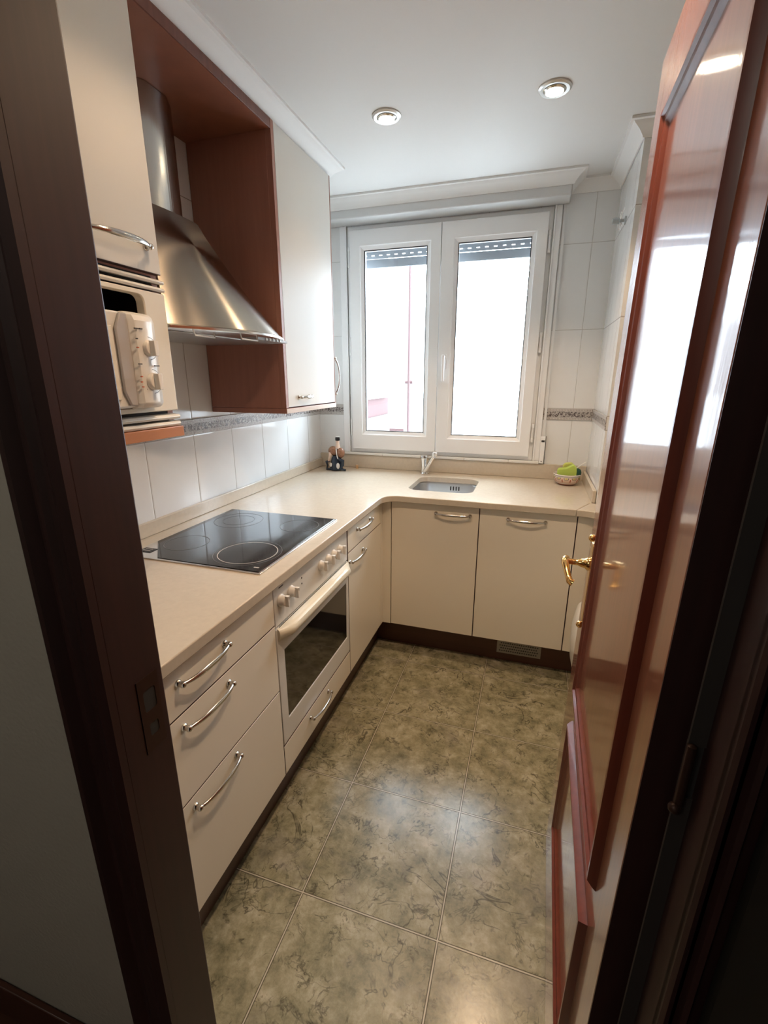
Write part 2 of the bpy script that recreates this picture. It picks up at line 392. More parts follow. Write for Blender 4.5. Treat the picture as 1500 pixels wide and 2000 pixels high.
def handle(center, u, n, length=.17, parent=None, wd=.0065, name='handle', depth=.027):
    """bow handle: u = direction along, n = outward normal"""
    c = Vector(center); u = Vector(u).normalized(); n = Vector(n).normalized(); v = u.cross(n)
    mb = MB(); rings = []; K = 20; h = length/2
    for i in range(K+1):
        t = -1+2*i/K; s = .9*h*t
        nn = .013+(depth-.013)*(1-abs(t)**2.6)
        wdt = wd*(.62+.38*(1-t*t)); th = .0035+.001*abs(t)
        # tangent
        t2 = t+.01; tn = Vector((.9*h*.01, (depth-.013)*((1-min(1, abs(t2))**2.6)-(1-abs(t)**2.6)), 0))
        tn.normalize(); nrm = n*tn.x-u*tn.y
        p = c+u*s+n*nn
        rings.append([p+v*wdt*math.cos(a)+nrm*th*math.sin(a) for a in [2*PI*k/10 for k in range(10)]])
    mb.loft(rings)
    for sg in (-1, 1):
        q = c+u*(sg*.9*h)
        mb.lathe([(.009, 0), (.009, .003), (.0055, .006), (.0062, .010), (.0075, .014), (.0062, .019), (.003, .021)], q, n, 16)
    return mb.build(name, 'chrome', parent, smooth=True, angle=50)

# ------------------------------------------------------------------ structure
W, Y0 = 1.586, -2.20
WT = 0.8791     # worktop height
struct(B(-.1, 2.3, -2.29, .3, -.06, 0).build('floor', 'floor'), 'olive grey marbled floor tiles')
struct(B(-1.6, 2.3, -4.3, -2.29, -.06, 0).build('floor_hall', 'halfloor'))
struct(B(-.15, 2.3, Y0-.08, .3, HCEIL, HCEIL+.08).build('ceiling', 'ceil'))
struct(B(-1.6, 2.3, -4.3, Y0-.08, 2.45, 2.5).build('ceiling_hall', 'ceil'))
struct(B(-.15, 0, Y0, .3, 0, HCEIL).build('wall_left', 'tile_x'))
WX0, WX1, WZ0, WZ1 = .209, 1.300, .978, 2.225
wb = MB().holes([(0, 0), (2.3, 0), (2.3, HCEIL), (0, HCEIL)], [[(WX0, WZ0), (WX0, WZ1), (WX1, WZ1), (WX1, WZ0)]], 'y', 0, .28)
struct(wb.build('wall_back', 'tile_y'))
struct(MB().prism([(W, 0), (W, -.5), (2.2, -.5), (2.2, 0)], 'z', 0, HCEIL).build('wall_right', 'tile_x'))
struct(B(2.2, 2.3, Y0, -.5, 0, HCEIL).build('wall_right_rear', 'tile_x'))
# partition between hall and kitchen
XL, XR = .752, 1.463
YH = -2.285
pw = MB().box(-1.6, .712, YH, Y0, 0, 2.5).box(1.53, 2.3, YH, Y0, 0, 2.5).box(.712, 1.53, YH, Y0, 2.10, 2.5)
struct(pw.build('wall_hall', 'hallwall'))
struct(B(-1.6, 2.3, -4.4, -4.3, 0, 2.5).build('wall_hall_rear', 'hallwall'))
struct(B(-1.7, -1.6, -4.3, YH, 0, 2.5).build('wall_hall_left', 'hallwall'))
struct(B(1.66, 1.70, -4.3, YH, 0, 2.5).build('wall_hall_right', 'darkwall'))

# borders
def border(name, mt, *b): struct(B(*b).build(name, mt, bevel=.001))
border('trim_1', 'bord_x', 0, .004, Y0+.001, -.001, 1.205, 1.265)
border('trim_2', 'bord_y', .0045, .164, -.004, 0, 1.205, 1.265)
border('trim_3', 'bord_y', 1.336, W-.0005, -.004, 0, 1.205, 1.265)
border('trim_4', 'bord_x', W-.004, W, -.499, -.0045, 1.205, 1.265)

# soffit above the wall cabinets and blind box over the window
struct(B(0, .335, Y0, -.53, 2.268, HCEIL).build('trim_5', 'plaster'))
o = B(0, 1.365, -.13, 0, 2.228, HCEIL).build('trim_6', 'upaint', bevel=.006); struct(o, 'roller blind box over the window')
# cornice, one mitred sweep
def cornice(path, name):
    prof = [(0, -.052), (.006, -.052), (.009, -.046), (.014, -.040), (.022, -.031), (.033, -.023), (.042, -.017), (.047, -.011), (.056, -.009), (.056, 0), (0, 0)]
    rings = []; n = len(path)
    for i, p in enumerate(path):
        p = Vector((*p, 0))
        def nrm(a, b):
            d = (Vector((*b, 0))-Vector((*a, 0))).normalized(); return Vector((d.y, -d.x, 0))
        if i == 0: o = nrm(path[0], path[1])
        elif i == n-1: o = nrm(path[-2], path[-1])
        else:
            a = nrm(path[i-1], path[i]); b = nrm(path[i], path[i+1]); o = (a+b); o = o/(o.dot(a))
        rings.append([p+o*u+Vector((0, 0, HCEIL+v)) for u, v in prof])
    return struct(MB().loft(rings).build(name, 'plaster', smooth=True, angle=30), 'white moulded ceiling cornice')
cornice([(.336, Y0), (.336, -.53), (.001, -.53), (.001, -.131), (1.366, -.131), (1.366, -.001), (W-.001, -.001), (W-.001, -.501), (2.2, -.501)], 'trim_7')

# window
win = thing('window_1', 'white two-sash window over the sink', 'window', (.755, 0, WZ0)); win['kind'] = 'structure'
MB().holes([(WX0, WZ0), (WX1, WZ0), (WX1, WZ1), (WX0, WZ1)], [[(WX0+.045, WZ0+.045), (WX1-.045, WZ0+.045), (WX1-.045, WZ1-.045), (WX0+.045, WZ1-.045)]], 'y', .058, -.006).build('window_frame', 'pvc', win, bevel=.003)
XM = .749
def sash(x0, x1, gx0, gx1, gz0, gz1, nm):
    z0, z1 = WZ0+.024, WZ1-.026
    mb = MB(); steps = [(x0, x1, z0, z1, -.008), (x0, x1, z0, z1, -.030), (gx0-.022, gx1+.022, gz0-.022, gz1+.022, -.032), (gx0-.020, gx1+.020, gz0-.020, gz1+.020, -.026), (gx0, gx1, gz0, gz1, -.016), (gx0, gx1, gz0, gz1, .02), (x0, x1, z0, z1, .02)]
    rings = [[(a, y, c), (b, y, c), (b, y, d), (a, y, d)] for a, b, c, d, y in steps]
    mb.loft(rings, loop=True)
    o = mb.build(nm, 'pvc', win, bevel=.002)
    B(gx0-.004, gx1+.004, -.008, -.004, gz0-.004, gz1+.004).build('pane', 'pane', o)
    sl = MB().holes([(gx0-.001, gz0-.001), (gx1+.001, gz0-.001), (gx1+.001, gz1+.001), (gx0-.001, gz1+.001)], [[(gx0+.003, gz0+.003), (gx1-.003, gz0+.003), (gx1-.003, gz1-.003), (gx0+.003, gz1-.003)]], 'y', -.0165, -.0085)
    sl.build('gasket', 'gap', o)
    return o
s1 = sash(.232, XM-.0015, .315, .672, 1.112, 2.098, 'sash')
s2 = sash(XM+.0015, 1.277, .838, 1.203, 1.105, 2.098, 'sash')
# window handle on right sash
hm = MB().box(.772, .798, -.038, -.030, 1.47, 1.55).lathe([(.009, 0), (.009, .03)], (.785, -.036, 1.535), (0, -1, 0), 16)
hm.tube([(.785, -.062, 1.542), (.785, -.066, 1.52), (.785, -.064, 1.46), (.785, -.060, 1.405)], [.009, .009, .008, .007], 12)
hm.build('window_handle', 'pvc', s2, bevel=.002, smooth=True)
for x, zs in ((.222, (2.07, 1.60, 1.13)), (1.287, (2.07, 1.60, 1.13))):
    for z in zs:
        MB().lathe([(.007, -.05), (.008, -.048), (.008, -.03), (.0065, -.028), (.0065, .028), (.008, .03), (.008, .048), (.007, .05)], (x, -.016, z), (0, 0, 1), 12).build('hinge', 'pvc', win, smooth=True)
# trim round the window
tr = MB().box(.166, WX0, -.012, 0, .978, 2.227).box(WX1, 1.335, -.012, 0, .978, 2.227)
tr.box(.200, WX0, -.02, 0, .978, 2.227).box(WX1, 1.309, -.02, 0, .978, 2.227)
struct(tr.build('trim_8', 'pvc', bevel=.002), 'white trim down both sides of the window')
sl = MB()
for i, (a, b) in enumerate([(.166, .42), (.4215, .67), (.6715, .92), (.9215, 1.17), (1.1715, 1.335)]): sl.box(a, b, -.026, 0, .9625, .9775)
struct(sl.build('trim_9', mat('glazed sill tile', (0.78, 0.78, 0.76), .15), bevel=.003), 'white tiled ledge under the window')
# roller shutter outside, partly lowered
sh = thing('roller_shutter', 'grey slatted roller shutter lowered a little outside the window panes', 'shutter', (.755, .11, 2.03))
for i in range(5):
    z = 2.034+i*.048
    pr = [(.100, z), (.112, z), (.115, z+.022), (.112, z+.044), (.100, z+.044), (.097, z+.022)]
    MB().prism([(y, zz) for y, zz in pr], 'x', .2, 1.31).build('slat', 'shutter', sh, bevel=.001)
slotm = mat('daylight slot', (0.95, 0.96, 1.0), .5, emit=((.95, .97, 1), 1.5))
for k in range(24):
    x = .235+k*.046
    B(x-.009, x+.009, .096, .0985, 2.0945, 2.0995).build('daylight_slot', slotm, sh)
# strap winder
st = thing('blind_strap_winder', 'white blind strap winder with dark edges right of the window', 'strap winder', (1.347, -.012, .966))
B(1.335, 1.360, -.026, -.001, .966, 1.115).build('winder_case', 'pvc', st, bevel=.003)
B(1.339, 1.356, -.0275, -.026, 1.085, 1.095).build('slot', 'gap', st)
B(1.360, 1.3625, -.022, -.001, .966, 1.115).build('side_edge', 'gap', st)
MB().lathe([(.003, 0), (.003, .0015)], (1.3475, -.026, .978), (0, -1, 0), 12).build('screw', 'gap', st)
tag(B(1.341, 1.354, -.0165, -.0150, 1.117, 2.226).build('blind_strap', mat('white strap', (.72, .73, .73), .7)), 'narrow white strap running up beside the right window trim', 'strap')

# ------------------------------------------------------------------ outside
fac = thing('pink_building', 'pink and cream courtyard building seen through the left pane', 'building', (-1, 3, -3))
B(-5, -1, .9, 4.67, 1.13, 7).build('wall', 'facade', fac)
B(-5, -.97, .9, 4.69, -3, .86).build('lower_wall', 'facade', fac)
B(-5, -.995, .9, 4.675, .86, 1.13).build('pink_band', 'pink', fac)
wf = MB().holes([(3.60, 1.13), (4.50, 1.13), (4.50, 2.27), (3.60, 2.27)], [[(3.68, 1.2), (4.42, 1.2), (4.42, 2.2), (3.68, 2.2)]], 'x', -1, -.95).build('window', 'wfac', fac)
B(-.998, -.99, 3.68, 4.42, 1.2, 2.2).build('pane', 'pane2', wf)
far = thing('white_building', 'overexposed pale building across the courtyard', 'building', (1, 9, -3))
B(-8, 9, 9, 10, -3, 3.2).build('wall', 'wfac', far)
B(-3.2, -1.9, 8.94, 9, -.5, .15).build('red_panel', 'pink', far)
for x in (-2.4, 3, 6): B(x, x+1, 8.95, 9, 1.2, 2.6).build('window', 'facade', far)
pp = MB().tube([(-.99, 6.0, -3), (-.99, 6.0, 3.4)], .035, 12).tube([(-1.06, 6, 1.35), (-.92, 6, 1.35)], .03, 8).build('drain_pipe', 'pipe'); tag(pp, 'thin reddish drain pipe seen through the left pane', 'pipe')
struct(B(-8, 9, .9, 9, -3.1, -3).build('floor_courtyard', mat('bright courtyard paving', (.42, .415, .40), .8)))

# ------------------------------------------------------------------ door frame (hall side)
def casing_profile(x0, x1, y, dirx):
    """profile points (x,y) of a moulded casing; dirx=+1: moulding runs x0 (outer) -> x1 (inner)"""
    Lw = x1-x0
    pr = [(0, 0), (0, .010), (.10, .016), (.22, .018), (.30, .012), (.36, .006), (.42, .006), (.47, .011), (.56, .013), (.64, .008), (.70, .007), (.80, .012), (1, .012), (1, 0)]
    return [(x0+a*Lw, y-b) for a, b in pr]
LEAN = .0145
def lean(mb):
    mb.v = [(x+z*LEAN, y, z) for x, y, z in mb.v]; return mb
tl = MB().prism(casing_profile(.650, XL, YH-.002, 1), 'z', 0, 2.12)
struct(tl.build('trim_10', 'frame', smooth=True, angle=20), 'dark mahogany casing left of the doorway')
jl = MB().box(.700, XL, YH-.004, Y0, 0, 2.06)
jo = struct(jl.build('trim_11', 'frame', bevel=.003), 'dark mahogany left door jamb')
sp = MB().holes([(-2.252, .855), (-2.212, .855), (-2.212, .985), (-2.252, .985)], [rrect(-2.243, -2.220, .925, .962, .004, 3), rrect(-2.240, -2.223, .880, .902, .004, 3)], 'x', XL-.0005, XL+.0012)
sp.build('strike_plate', 'strike', jo)
B(XL-.0008, XL+.0004, -2.246, -2.217, .876, .966).build('latch_hole', 'gap', jo)
# right jamb, slightly out of plumb like the door: seal strip, reveal, narrow casing
rb = lean(MB().box(XR, 1.60, -2.285, -2.214, 0, 2.06))
rj = struct(rb.build('trim_12', 'frame', bevel=.003), 'dark mahogany right door jamb')
lean(MB().box(1.447, 1.4635, -2.236, -2.232, 0, .995)).build('seal_strip', 'seal', rj)
lean(MB().box(1.447, 1.4635, -2.236, -2.232, 1.062, 2.06)).build('seal_strip', 'seal', rj)
lean(MB().box(1.4605, 1.4635, -2.232, -2.214, 0, 2.06)).build('rebate', 'gap', rj)
lean(MB().box(1.449, 1.4635, -2.233, -2.226, .995, 1.062)).build('hinge_recess', 'gap', rj)
hg = lean(MB().lathe([(.001, -.040), (.0045, -.038), (.005, -.034), (.005, .034), (.0045, .038), (.001, .040)], (1.450, -2.238, 1.025), (0, 0, 1), 14).ball((1.447, -2.240, .983), .0065, 12))
hg.build('hinge', 'strike', rj, smooth=True)
cr_ = lean(MB().prism([(1.463, -2.275), (1.463, -2.285), (1.466, -2.290), (1.470, -2.290), (1.473, -2.285), (1.476, -2.285), (1.479, -2.292), (1.484, -2.294), (1.488, -2.288), (1.60, -2.288), (1.60, -2.275)], 'z', 0, 2.12))
struct(cr_.build('trim_13', 'frame', smooth=True, angle=20), 'dark mahogany casing right of the doorway')
hd = MB().box(.700, 1.60, YH-.002, Y0, 2.045, 2.10)
struct(hd.build('trim_14', 'frame', bevel=.003), 'dark mahogany head of the doorway')
hb_ = B(-1.58, .649, YH-.014, YH-.001, 0, .105).build('baseboard_hall', wood('brown hall baseboard', (.06, .02, .012), (.10, .035, .02), .4, grain='x'), bevel=.003); struct(hb_)
wr = thing('hall_wardrobe', 'very dark wooden wardrobe side right of the doorway', 'wardrobe', (1.56, -2.9, 0))
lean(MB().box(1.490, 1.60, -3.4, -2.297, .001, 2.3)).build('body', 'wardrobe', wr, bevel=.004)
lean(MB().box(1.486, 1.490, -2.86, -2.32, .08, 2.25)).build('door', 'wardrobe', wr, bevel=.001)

# ------------------------------------------------------------------ open kitchen door
door = thing('door_1', 'open varnished sapele door with brass lever handle', 'door', (1.421, -2.209, 0), rz=-.0216); door.rotation_euler = Euler((0, LEAN, -.0216)); door['kind'] = 'structure'
DW, DH = .737, 2.018
leaf = B(0, .035, 0, DW, .010, DH).build('leaf', 'sapele', door, bevel=.002, local=True)
B(.0005, .0345, -.0012, .0004, .012, DH-.002).build('hinge_edge_shade', 'frame', door, local=True, label='hinge edge of the door with its shade painted dark')  # thin cover in dark colour, painting the shade on the hinge edge
def moulding(y0, y1, z0, z1, nm, h=.013):
    prof = [(0, 0), (.003, .006), (.008, h), (.014, h), (.018, .008), (.026, .007), (.030, .003), (.036, 0)]
    rings = []
    # profile ring at each rectangle corner, inset d, height -x
    for cy, cz, sy, sz in ((y0, z0, 1, 1), (y1, z0, -1, 1), (y1, z1, -1, -1), (y0, z1, 1, -1)):
        rings.append([(-hh+.0005, cy+sy*d, cz+sz*d) for d, hh in prof]+[(.002, cy+sy*.036, cz+sz*.036), (.002, cy, cz)])
    return MB().loft(rings, loop=True).build(nm, 'sapmould', door, local=True, smooth=True, angle=25)
moulding(.087, .572, .682, 1.868, 'upper_panel_moulding')
moulding(.092, .565, .252, .602, 'lower_panel_moulding')
def dl(y, z, x): return (x, y, z)
yl = DW-.075
bp_ = MB().prism(rrect(yl-.02, yl+.02, .83, 1.04, .012, 4), 'x', -.004, .0005)
plate = bp_.build('handle_plate', 'brass', door, local=True, bevel=.001)
hb = MB()
hb.ball((-.006, yl, 1.052), .009, 12).ball((-.006, yl, .818), .009, 12)
hb.lathe([(.016, 0), (.017, .006), (.012, .012), (.010, .022), (.0075, .028), (.0075, .048), (.010, .052), (.010, .060)], (-.002, yl, .985), (-1, 0, 0), 20)
hb.tube([(-.056, yl+.012, .990), (-.060, yl, .988), (-.060, yl-.014, .985), (-.056, yl-.032, .974), (-.052, yl-.048, .964), (-.048, yl-.058, .957), (-.041, yl-.060, .954)], [.007, .0095, .009, .0075, .007, .0085, .0095], 14)
hb.build('door_lever', 'brass', door, local=True, smooth=True, angle=50, label='polished brass lever handle')
B(.006, .029, DW-.0005, DW+.001, .87, 1.06).build('lock_plate', 'brass', door, local=True)

# ------------------------------------------------------------------ worktop
XF = .631; YF = -.64
def arc(cx, cy, r, a0, a1, n=8): return [(cx+r*math.cos(math.radians(a0+(a1-a0)*i/n)), cy+r*math.sin(math.radians(a0+(a1-a0)*i/n))) for i in range(n+1)]
rc = .075
outl = [(0.002, Y0+.004), (XF, Y0+.004)] + arc(XF+rc, YF-rc, rc, 180, 90, 8) + [(1.495, YF), (1.560, -.502), (W-.002, -.498), (W-.002, -.002), (.002, -.002)]
SX0, SX1, SY0, SY1 = .700, 1.030, -.492, -.148
def worktop_part(poly, holes, name, parent):
    mb = MB().holes(poly, holes, 'z', WT-.030, WT)
    return mb.build(name, 'top', parent, bevel=.003)
wk = thing('worktop', 'long L-shaped beige stone worktop holding cooktop and sink', 'worktop', (.3, -.3, WT-.03))
worktop_part(outl, [rrect(SX0, SX1, SY0, SY1, .06, 6)[::-1]], 'worktop_slab', wk)
def upst(name, poly, z1): MB().prism(poly, 'z', WT+.0005, z1).build(name, 'top', wk, bevel=.0025)
upst('upstand', [(.002, Y0+.004), (.018, Y0+.004), (.018, -.018), (.002, -.018)], .930)
upst('upstand', [(.002, -.0175), (W-.002, -.0175), (W-.002, -.002), (.002, -.002)], .962)
upst('upstand', [(W-.0175, -.5), (W-.002, -.5), (W-.002, -.0182), (W-.0175, -.0182)], .937)
wk2 = thing('side_worktop', 'short beige worktop piece turning towards the door beyond the mitre joint', 'worktop', (1.8, -.9, WT-.03))
outr = [(1.4968, YF)] + arc(1.515, YF-.10, .10, 90, 20, 8) + [(1.618, -.80), (1.618, -1.30), (2.196, -1.30), (2.196, -.503), (1.5618, -.5035)]
worktop_part(outr, [], 'worktop_slab', wk2)

# ------------------------------------------------------------------ base cabinets
XC = .592          # carcass front (left run); fronts reach .612
ZP, ZT = .1726, .846
g = .0023
def front_x(y0, y1, z0, z1, name, parent, mt='cream', x0=None, t=.018):
    x0 = XC+.002 if x0 is None else x0
    o = B(x0, x0+t, y0+g, y1-g, z0+g, z1-g).build(name, mt, parent, bevel=.0006)
    B(x0-.0012, x0+t-.0012, y0+g-.0009, y1-g+.0009, z0+g-.0009, z1-g+.0009).build('edge_band', 'edgedark', o)
    return o
def front_y(x0, x1, z0, z1, name, parent, mt='cream', yf=-.612, t=.018):
    o = B(x0+g, x1-g, yf, yf+t, z0+g, z1-g).build(name, mt, parent, bevel=.0006)
    B(x0+g-.0009, x1-g+.0009, yf+.0012, yf+t+.0012, z0+g-.0009, z1-g+.0009).build('edge_band', 'edgedark', o)
    return o
yA, yB, yC, yD = -.642, -1.0735, -1.646, -2.197
# drawer unit
du = thing('drawer_cabinet', 'cream three-drawer base cabinet beside the doorway jamb', 'cabinet', (.3, -1.95, ZP), 'cream base cabinets')
B(.02, XC, yD, yC-.001, ZP, ZT).build('body', 'edgedark', du)
for z0, z1, hz in ((.722, ZT, .800), (.497, .722, .688), (ZP, .497, .466)):
    d = front_x(yD, yC, z0, z1, 'drawer', du)
    handle((XC+.020, -1.955, hz), (0, 1, 0), (1, 0, 0), .178, d)
# oven housing with drawer
oc = thing('oven_cabinet', 'cream low drawer cabinet underneath the oven', 'cabinet', (.3, -1.36, ZP), 'cream base cabinets')
B(.02, XC, yC+.001, yB-.001, ZP, .2825).build('body', 'edge', oc)
d = front_x(yC, yB, ZP, .2836, 'drawer', oc)
handle((XC+.020, -1.385, .247), (0, 1, 0), (1, 0, 0), .170, d, wd=.005)
# oven
ov = thing('oven', 'built-in oven with cream handle bar, knobs and dark glass', 'oven', (.3, -1.36, .285))
B(.04, .590, yC+.003, yB-.003, .285, ZT-.002).build('body', 'black', ov)
cp = B(.590, .610, yC+.003, yB-.002, .708, ZT-.002).build('control_panel', 'ovwhite', ov, bevel=.003)
od = MB().holes([(yC+.003, .286), (yB-.002, .286), (yB-.002, .704), (yC+.003, .704)], [[(-1.602, .366), (-1.100, .366), (-1.100, .614), (-1.602, .614)]], 'x', .592, .612)
odr = od.build('oven_door', 'ovwhite', ov, bevel=.003)
B(.594, .6095, -1.604, -1.098, .364, .616).build('door_glass', 'blackglass', odr)
hp = [(.606, .704), (.630, .703), (.643, .697), (.648, .686), (.645, .674), (.634, .664), (.626, .662), (.619, .670), (.606, .672)]
rings = []
for i in range(13):
    t = i/12; y = (yC+.010)+(yB-.012-(yC+.010))*t
    e = min(1, min(t, 1-t)/.06); e = .35+.65*math.sqrt(e) if e < 1 else 1
    rings.append([(.606+(x-.606)*e, y, z) for x, z in hp])
MB().loft(rings).build('oven_handle', 'ovcream', odr, smooth=True, angle=40, label='cream full-width handle bar')
for y in (-1.605, -1.543, -1.328, -1.264, -1.216, -1.160):
    k = MB().lathe([(.019, 0), (.019, .004), (.0165, .007), (.0155, .018), (.014, .020), (.001, .0205)], (.610, y, .785), (1, 0, 0), 24)
    k.prism([(y-.0045, .768), (y+.0045, .768), (y+.0055, .802), (y-.0055, .802)], 'x', .628, .640)
    ko = k.build('knob', 'knob', cp, smooth=True, bevel=.001)
    B(.640, .6405, y-.001, y+.001, .792, .801).build('pointer', 'mark', ko)
for z in (.778, .798): MB().lathe([(.0028, 0), (.0028, .001)], (.610, -1.468, z), (1, 0, 0), 12).build('indicator', 'black', cp)
B(.610, .6106, -1.61, -1.585, .8245, .828).build('printed_mark', 'mark', cp)
B(.612, .6125, yC+.02, yB-.02, .7035, .7065).build('vent_slot', 'gap', cp)
# narrow cabinet
nc = thing('narrow_cabinet', 'cream base cabinet with one drawer above a door, right of the oven', 'cabinet', (.3, -.85, ZP), 'cream base cabinets')
B(.02, XC, yB+.001, yA-.001, ZP, ZT).build('body', 'edge', nc)
d = front_x(yB, yA, .735, ZT, 'drawer', nc); handle((XC+.020, -.888, .806), (0, 1, 0), (1, 0, 0), .18, d)
d = front_x(yB, yA, ZP, .735, 'door', nc); handle((XC+.020, -.982, .693), (0, 1, 0), (1, 0, 0), .175, d)
# corner post
cpn = MB().prism([(XC, yA+.001), (.612, yA+.001), (.612, -.612), (.6555, -.612), (.6555, -.592), (XC, -.592)], 'z', ZP, ZT).build('corner_post', 'cream', bevel=.001)
tag(cpn, 'slim cream filler post in the inner corner of the base cabinets', 'panel')
# back run
D1, D2, D3, D4 = .657, 1.085, 1.5075, 1.612
sc = thing('sink_cabinet', 'cream one-door base cabinet directly below the sink', 'cabinet', (.87, -.3, ZP), 'cream base cabinets')
MB().box(.66, 1.083, -.592, -.574, ZP, ZT).box(.66, .676, -.574, -.03, ZP, ZT).box(1.067, 1.083, -.574, -.03, ZP, ZT).box(.676, 1.067, -.574, -.03, ZP, ZP+.016).build('body', 'edge', sc)
d = front_y(D1, D2, ZP, ZT, 'door', sc, yf=-.612); handle((.962, -.612, .802), (1, 0, 0), (0, -1, 0), .18, d, wd=.006)
fc = thing('integrated_appliance', 'cream one-door unit above the plinth grille, right of the sink cabinet', 'cabinet', (1.29, -.3, ZP), 'cream base cabinets')
B(1.087, 1.506, -.592, -.03, ZP, ZT).build('body', 'edge', fc)
d = front_y(D2, D3, ZP, ZT, 'door', fc, yf=-.612); handle((1.296, -.612, .802), (1, 0, 0), (0, -1, 0), .18, d, wd=.006)
ec = thing('corner_cabinet', 'cream blank corner panel at the far right behind the open door', 'cabinet', (1.56, -.3, ZP), 'cream base cabinets')
B(1.509, W-.003, -.592, -.03, ZP, ZT).build('body', 'edge', ec)
front_y(D3, D4, ZP, ZT, 'panel', ec)
# plinths
tag(B(.530, .548, Y0+.004, -.5, .001, ZP-.004).build('plinth', mat('shaded brown plinth board', (.09, .04, .025), .35), bevel=.001), 'dark brown plinth board under the drawers and oven', 'plinth')
pb = thing('plinth', 'brown plinth board with metal grille under the sink run', 'plinth', (1.1, -.49, 0))
B(.549, 1.63, -.505, -.489, .001, ZP-.004).build('plinth_board', 'plinth', pb, bevel=.001)
gr = MB(); hl = []
for r in range(7):
    for k in range(17):
        x = 1.222+k*.0112+(.0056 if r % 2 else 0); z = .058+r*.0148
        hl.append([(x-.0036, z-.0022), (x, z-.0042), (x+.0036, z-.0022), (x+.0036, z+.0022), (x, z+.0042), (x-.0036, z+.0022)])
gr.holes([(1.206, .044), (1.424, .044), (1.424, .163), (1.206, .163)], hl, 'y', -.509, -.5055)
go = gr.build('vent_grille', mat('dull metal grille', (.42, .39, .35), .45, .6), pb)
B(1.21, 1.42, -.5054, -.5050, .05, .158).build('grille_shadow_gap', 'gap', go)

# washing machine on the side run, mostly hidden by the door
wm = thing('washing_machine', 'white appliance with bulging porthole door, mostly hidden behind the open door', 'washing machine', (1.9, -.98, 0))
B(1.615, 2.18, -1.27, -.685, .012, .845).build('cabinet_body', 'washer', wm, bevel=.006)
MB().lathe([(.205, 0), (.205, .018), (.19, .045), (.175, .062), (.14, .095), (.08, .110), (.001, .114)], (1.614, -.96, .44), (-1, 0, 0), 40).build('porthole_door', 'washer', wm, smooth=True, angle=60)
for y in (-1.2, -.75):
    for x in (1.66, 2.13): MB().lathe([(.02, 0), (.02, .0125)], (x, y, 0), (0, 0, 1), 12).build('foot', 'black', wm)

# ------------------------------------------------------------------ cooktop
ck = thing('cooktop', 'black glass ceramic cooktop in a steel frame on the left worktop', 'cooktop', (.33, -1.365, WT))
kx0, kx1, ky0, ky1 = .088, .576, -1.648, -1.090
MB().prism([(kx0, ky0), (kx1, ky0), (kx1, ky1), (kx0, ky1)], 'z', WT+.0005, WT+.0045).build('steel_frame', 'trim', ck, bevel=.0015)
def hobglass():
    mt, nt, b = newmat('patterned black hob glass'); N = nt.nodes; L = nt.links
    g2 = N.new('ShaderNodeNewGeometry'); wv = N.new('ShaderNodeTexWave'); wv.bands_direction = 'Y'; wv.inputs['Scale'].default_value = 55; wv.inputs['Distortion'].default_value = 0
    mp = N.new('ShaderNodeMapping'); mp.inputs['Rotation'].default_value = (0, 0, .0); L.new(g2.outputs['Position'], mp.inputs[0]); L.new(mp.outputs[0], wv.inputs['Vector'])
    c = mixc(N, L, wv.outputs['Fac'], (0.010, 0.011, 0.012), (0.030, 0.031, 0.033)); L.new(c, b.inputs['Base Color'])
    b.inputs['Roughness'].default_value = .07
    return mt
gl = MB().prism([(kx0+.118, ky0+.008), (kx1-.010, ky0+.008), (kx1-.010, ky1-.006), (kx0+.006, ky1-.006), (kx0+.006, ky0+.130)], 'z', WT+.004, WT+.0062).build('ceramic_glass', hobglass(), ck, bevel=.0006)
def ring(cx, cy, r, wd, mt):
    zz = WT+.0064
    return MB().loft([[(cx+rr*math.cos(a), cy+rr*math.sin(a), zz+dz) for rr, dz in ((r-wd, 0), (r+wd, 0), (r+wd, .0002), (r-wd, .0002))] for a in [2*PI*k/64 for k in range(64)]], loop=True).build('burner_ring', mt, gl)
ring(.450, -1.517, .093, .0012, 'ring'); ring(.450, -1.517, .107, .0008, 'ring2')
ring(.475, -1.215, .072, .001, 'ring2'); ring(.215, -1.225, .092, .001, 'ring2'); ring(.215, -1.225, .060, .0006, 'ring2'); ring(.200, -1.500, .072, .001, 'ring2')
B(.103, .150, -1.612, -1.578, WT+.0046, WT+.0062).build('badge', 'black', ck, bevel=.001)
for y in (-1.601, -1.589): B(.112, .140, y-.002, y+.002, WT+.0062, WT+.0072).build('badge_bar', 'mwgrey', ck)
B(.535, .552, -1.618, -1.612, WT+.0063, WT+.0066).build('printed_mark', 'ring', gl)

# ------------------------------------------------------------------ sink and tap
sk = thing('sink', 'undermounted stainless steel sink below the window', 'sink', (.865, -.32, WT-.03))
def lev(off, z, r=.06): return [(x, y, z) for x, y in rrect(SX0-.004+off, SX1+.004-off, SY0-.004+off, SY1+.004-off, max(r-off*.3, .02), 6)]
zb = WT-.031
mb = MB().loft([lev(-.02, zb), lev(-.001, zb), lev(.002, zb-.01), lev(.008, zb-.12), lev(.022, zb-.145), lev(.05, zb-.152), lev(.15, zb-.155)], caps=False)
mb.f.append(tuple(len(mb.v)-28+k for k in range(28)))
mb.build('basin', 'sink', sk, smooth=True, angle=70)
MB().lathe([(.042, 0), (.042, .002), (.030, .003), (.028, .001), (.001, .001)], (.865, -.32, zb-.1555), (0, 0, 1), 24).build('drain', 'chrome2', sk, smooth=True)
for k in range(4): MB().prism(rrect(.868+k*.0155, .8745+k*.0155, zb-.042, zb-.018, .003, 3), 'y', SY1-.0015, SY1+.003).build('overflow_slot', 'black', sk)
tp = thing('tap', 'chrome mixer tap behind the sink', 'tap', (.70, -.06, WT))
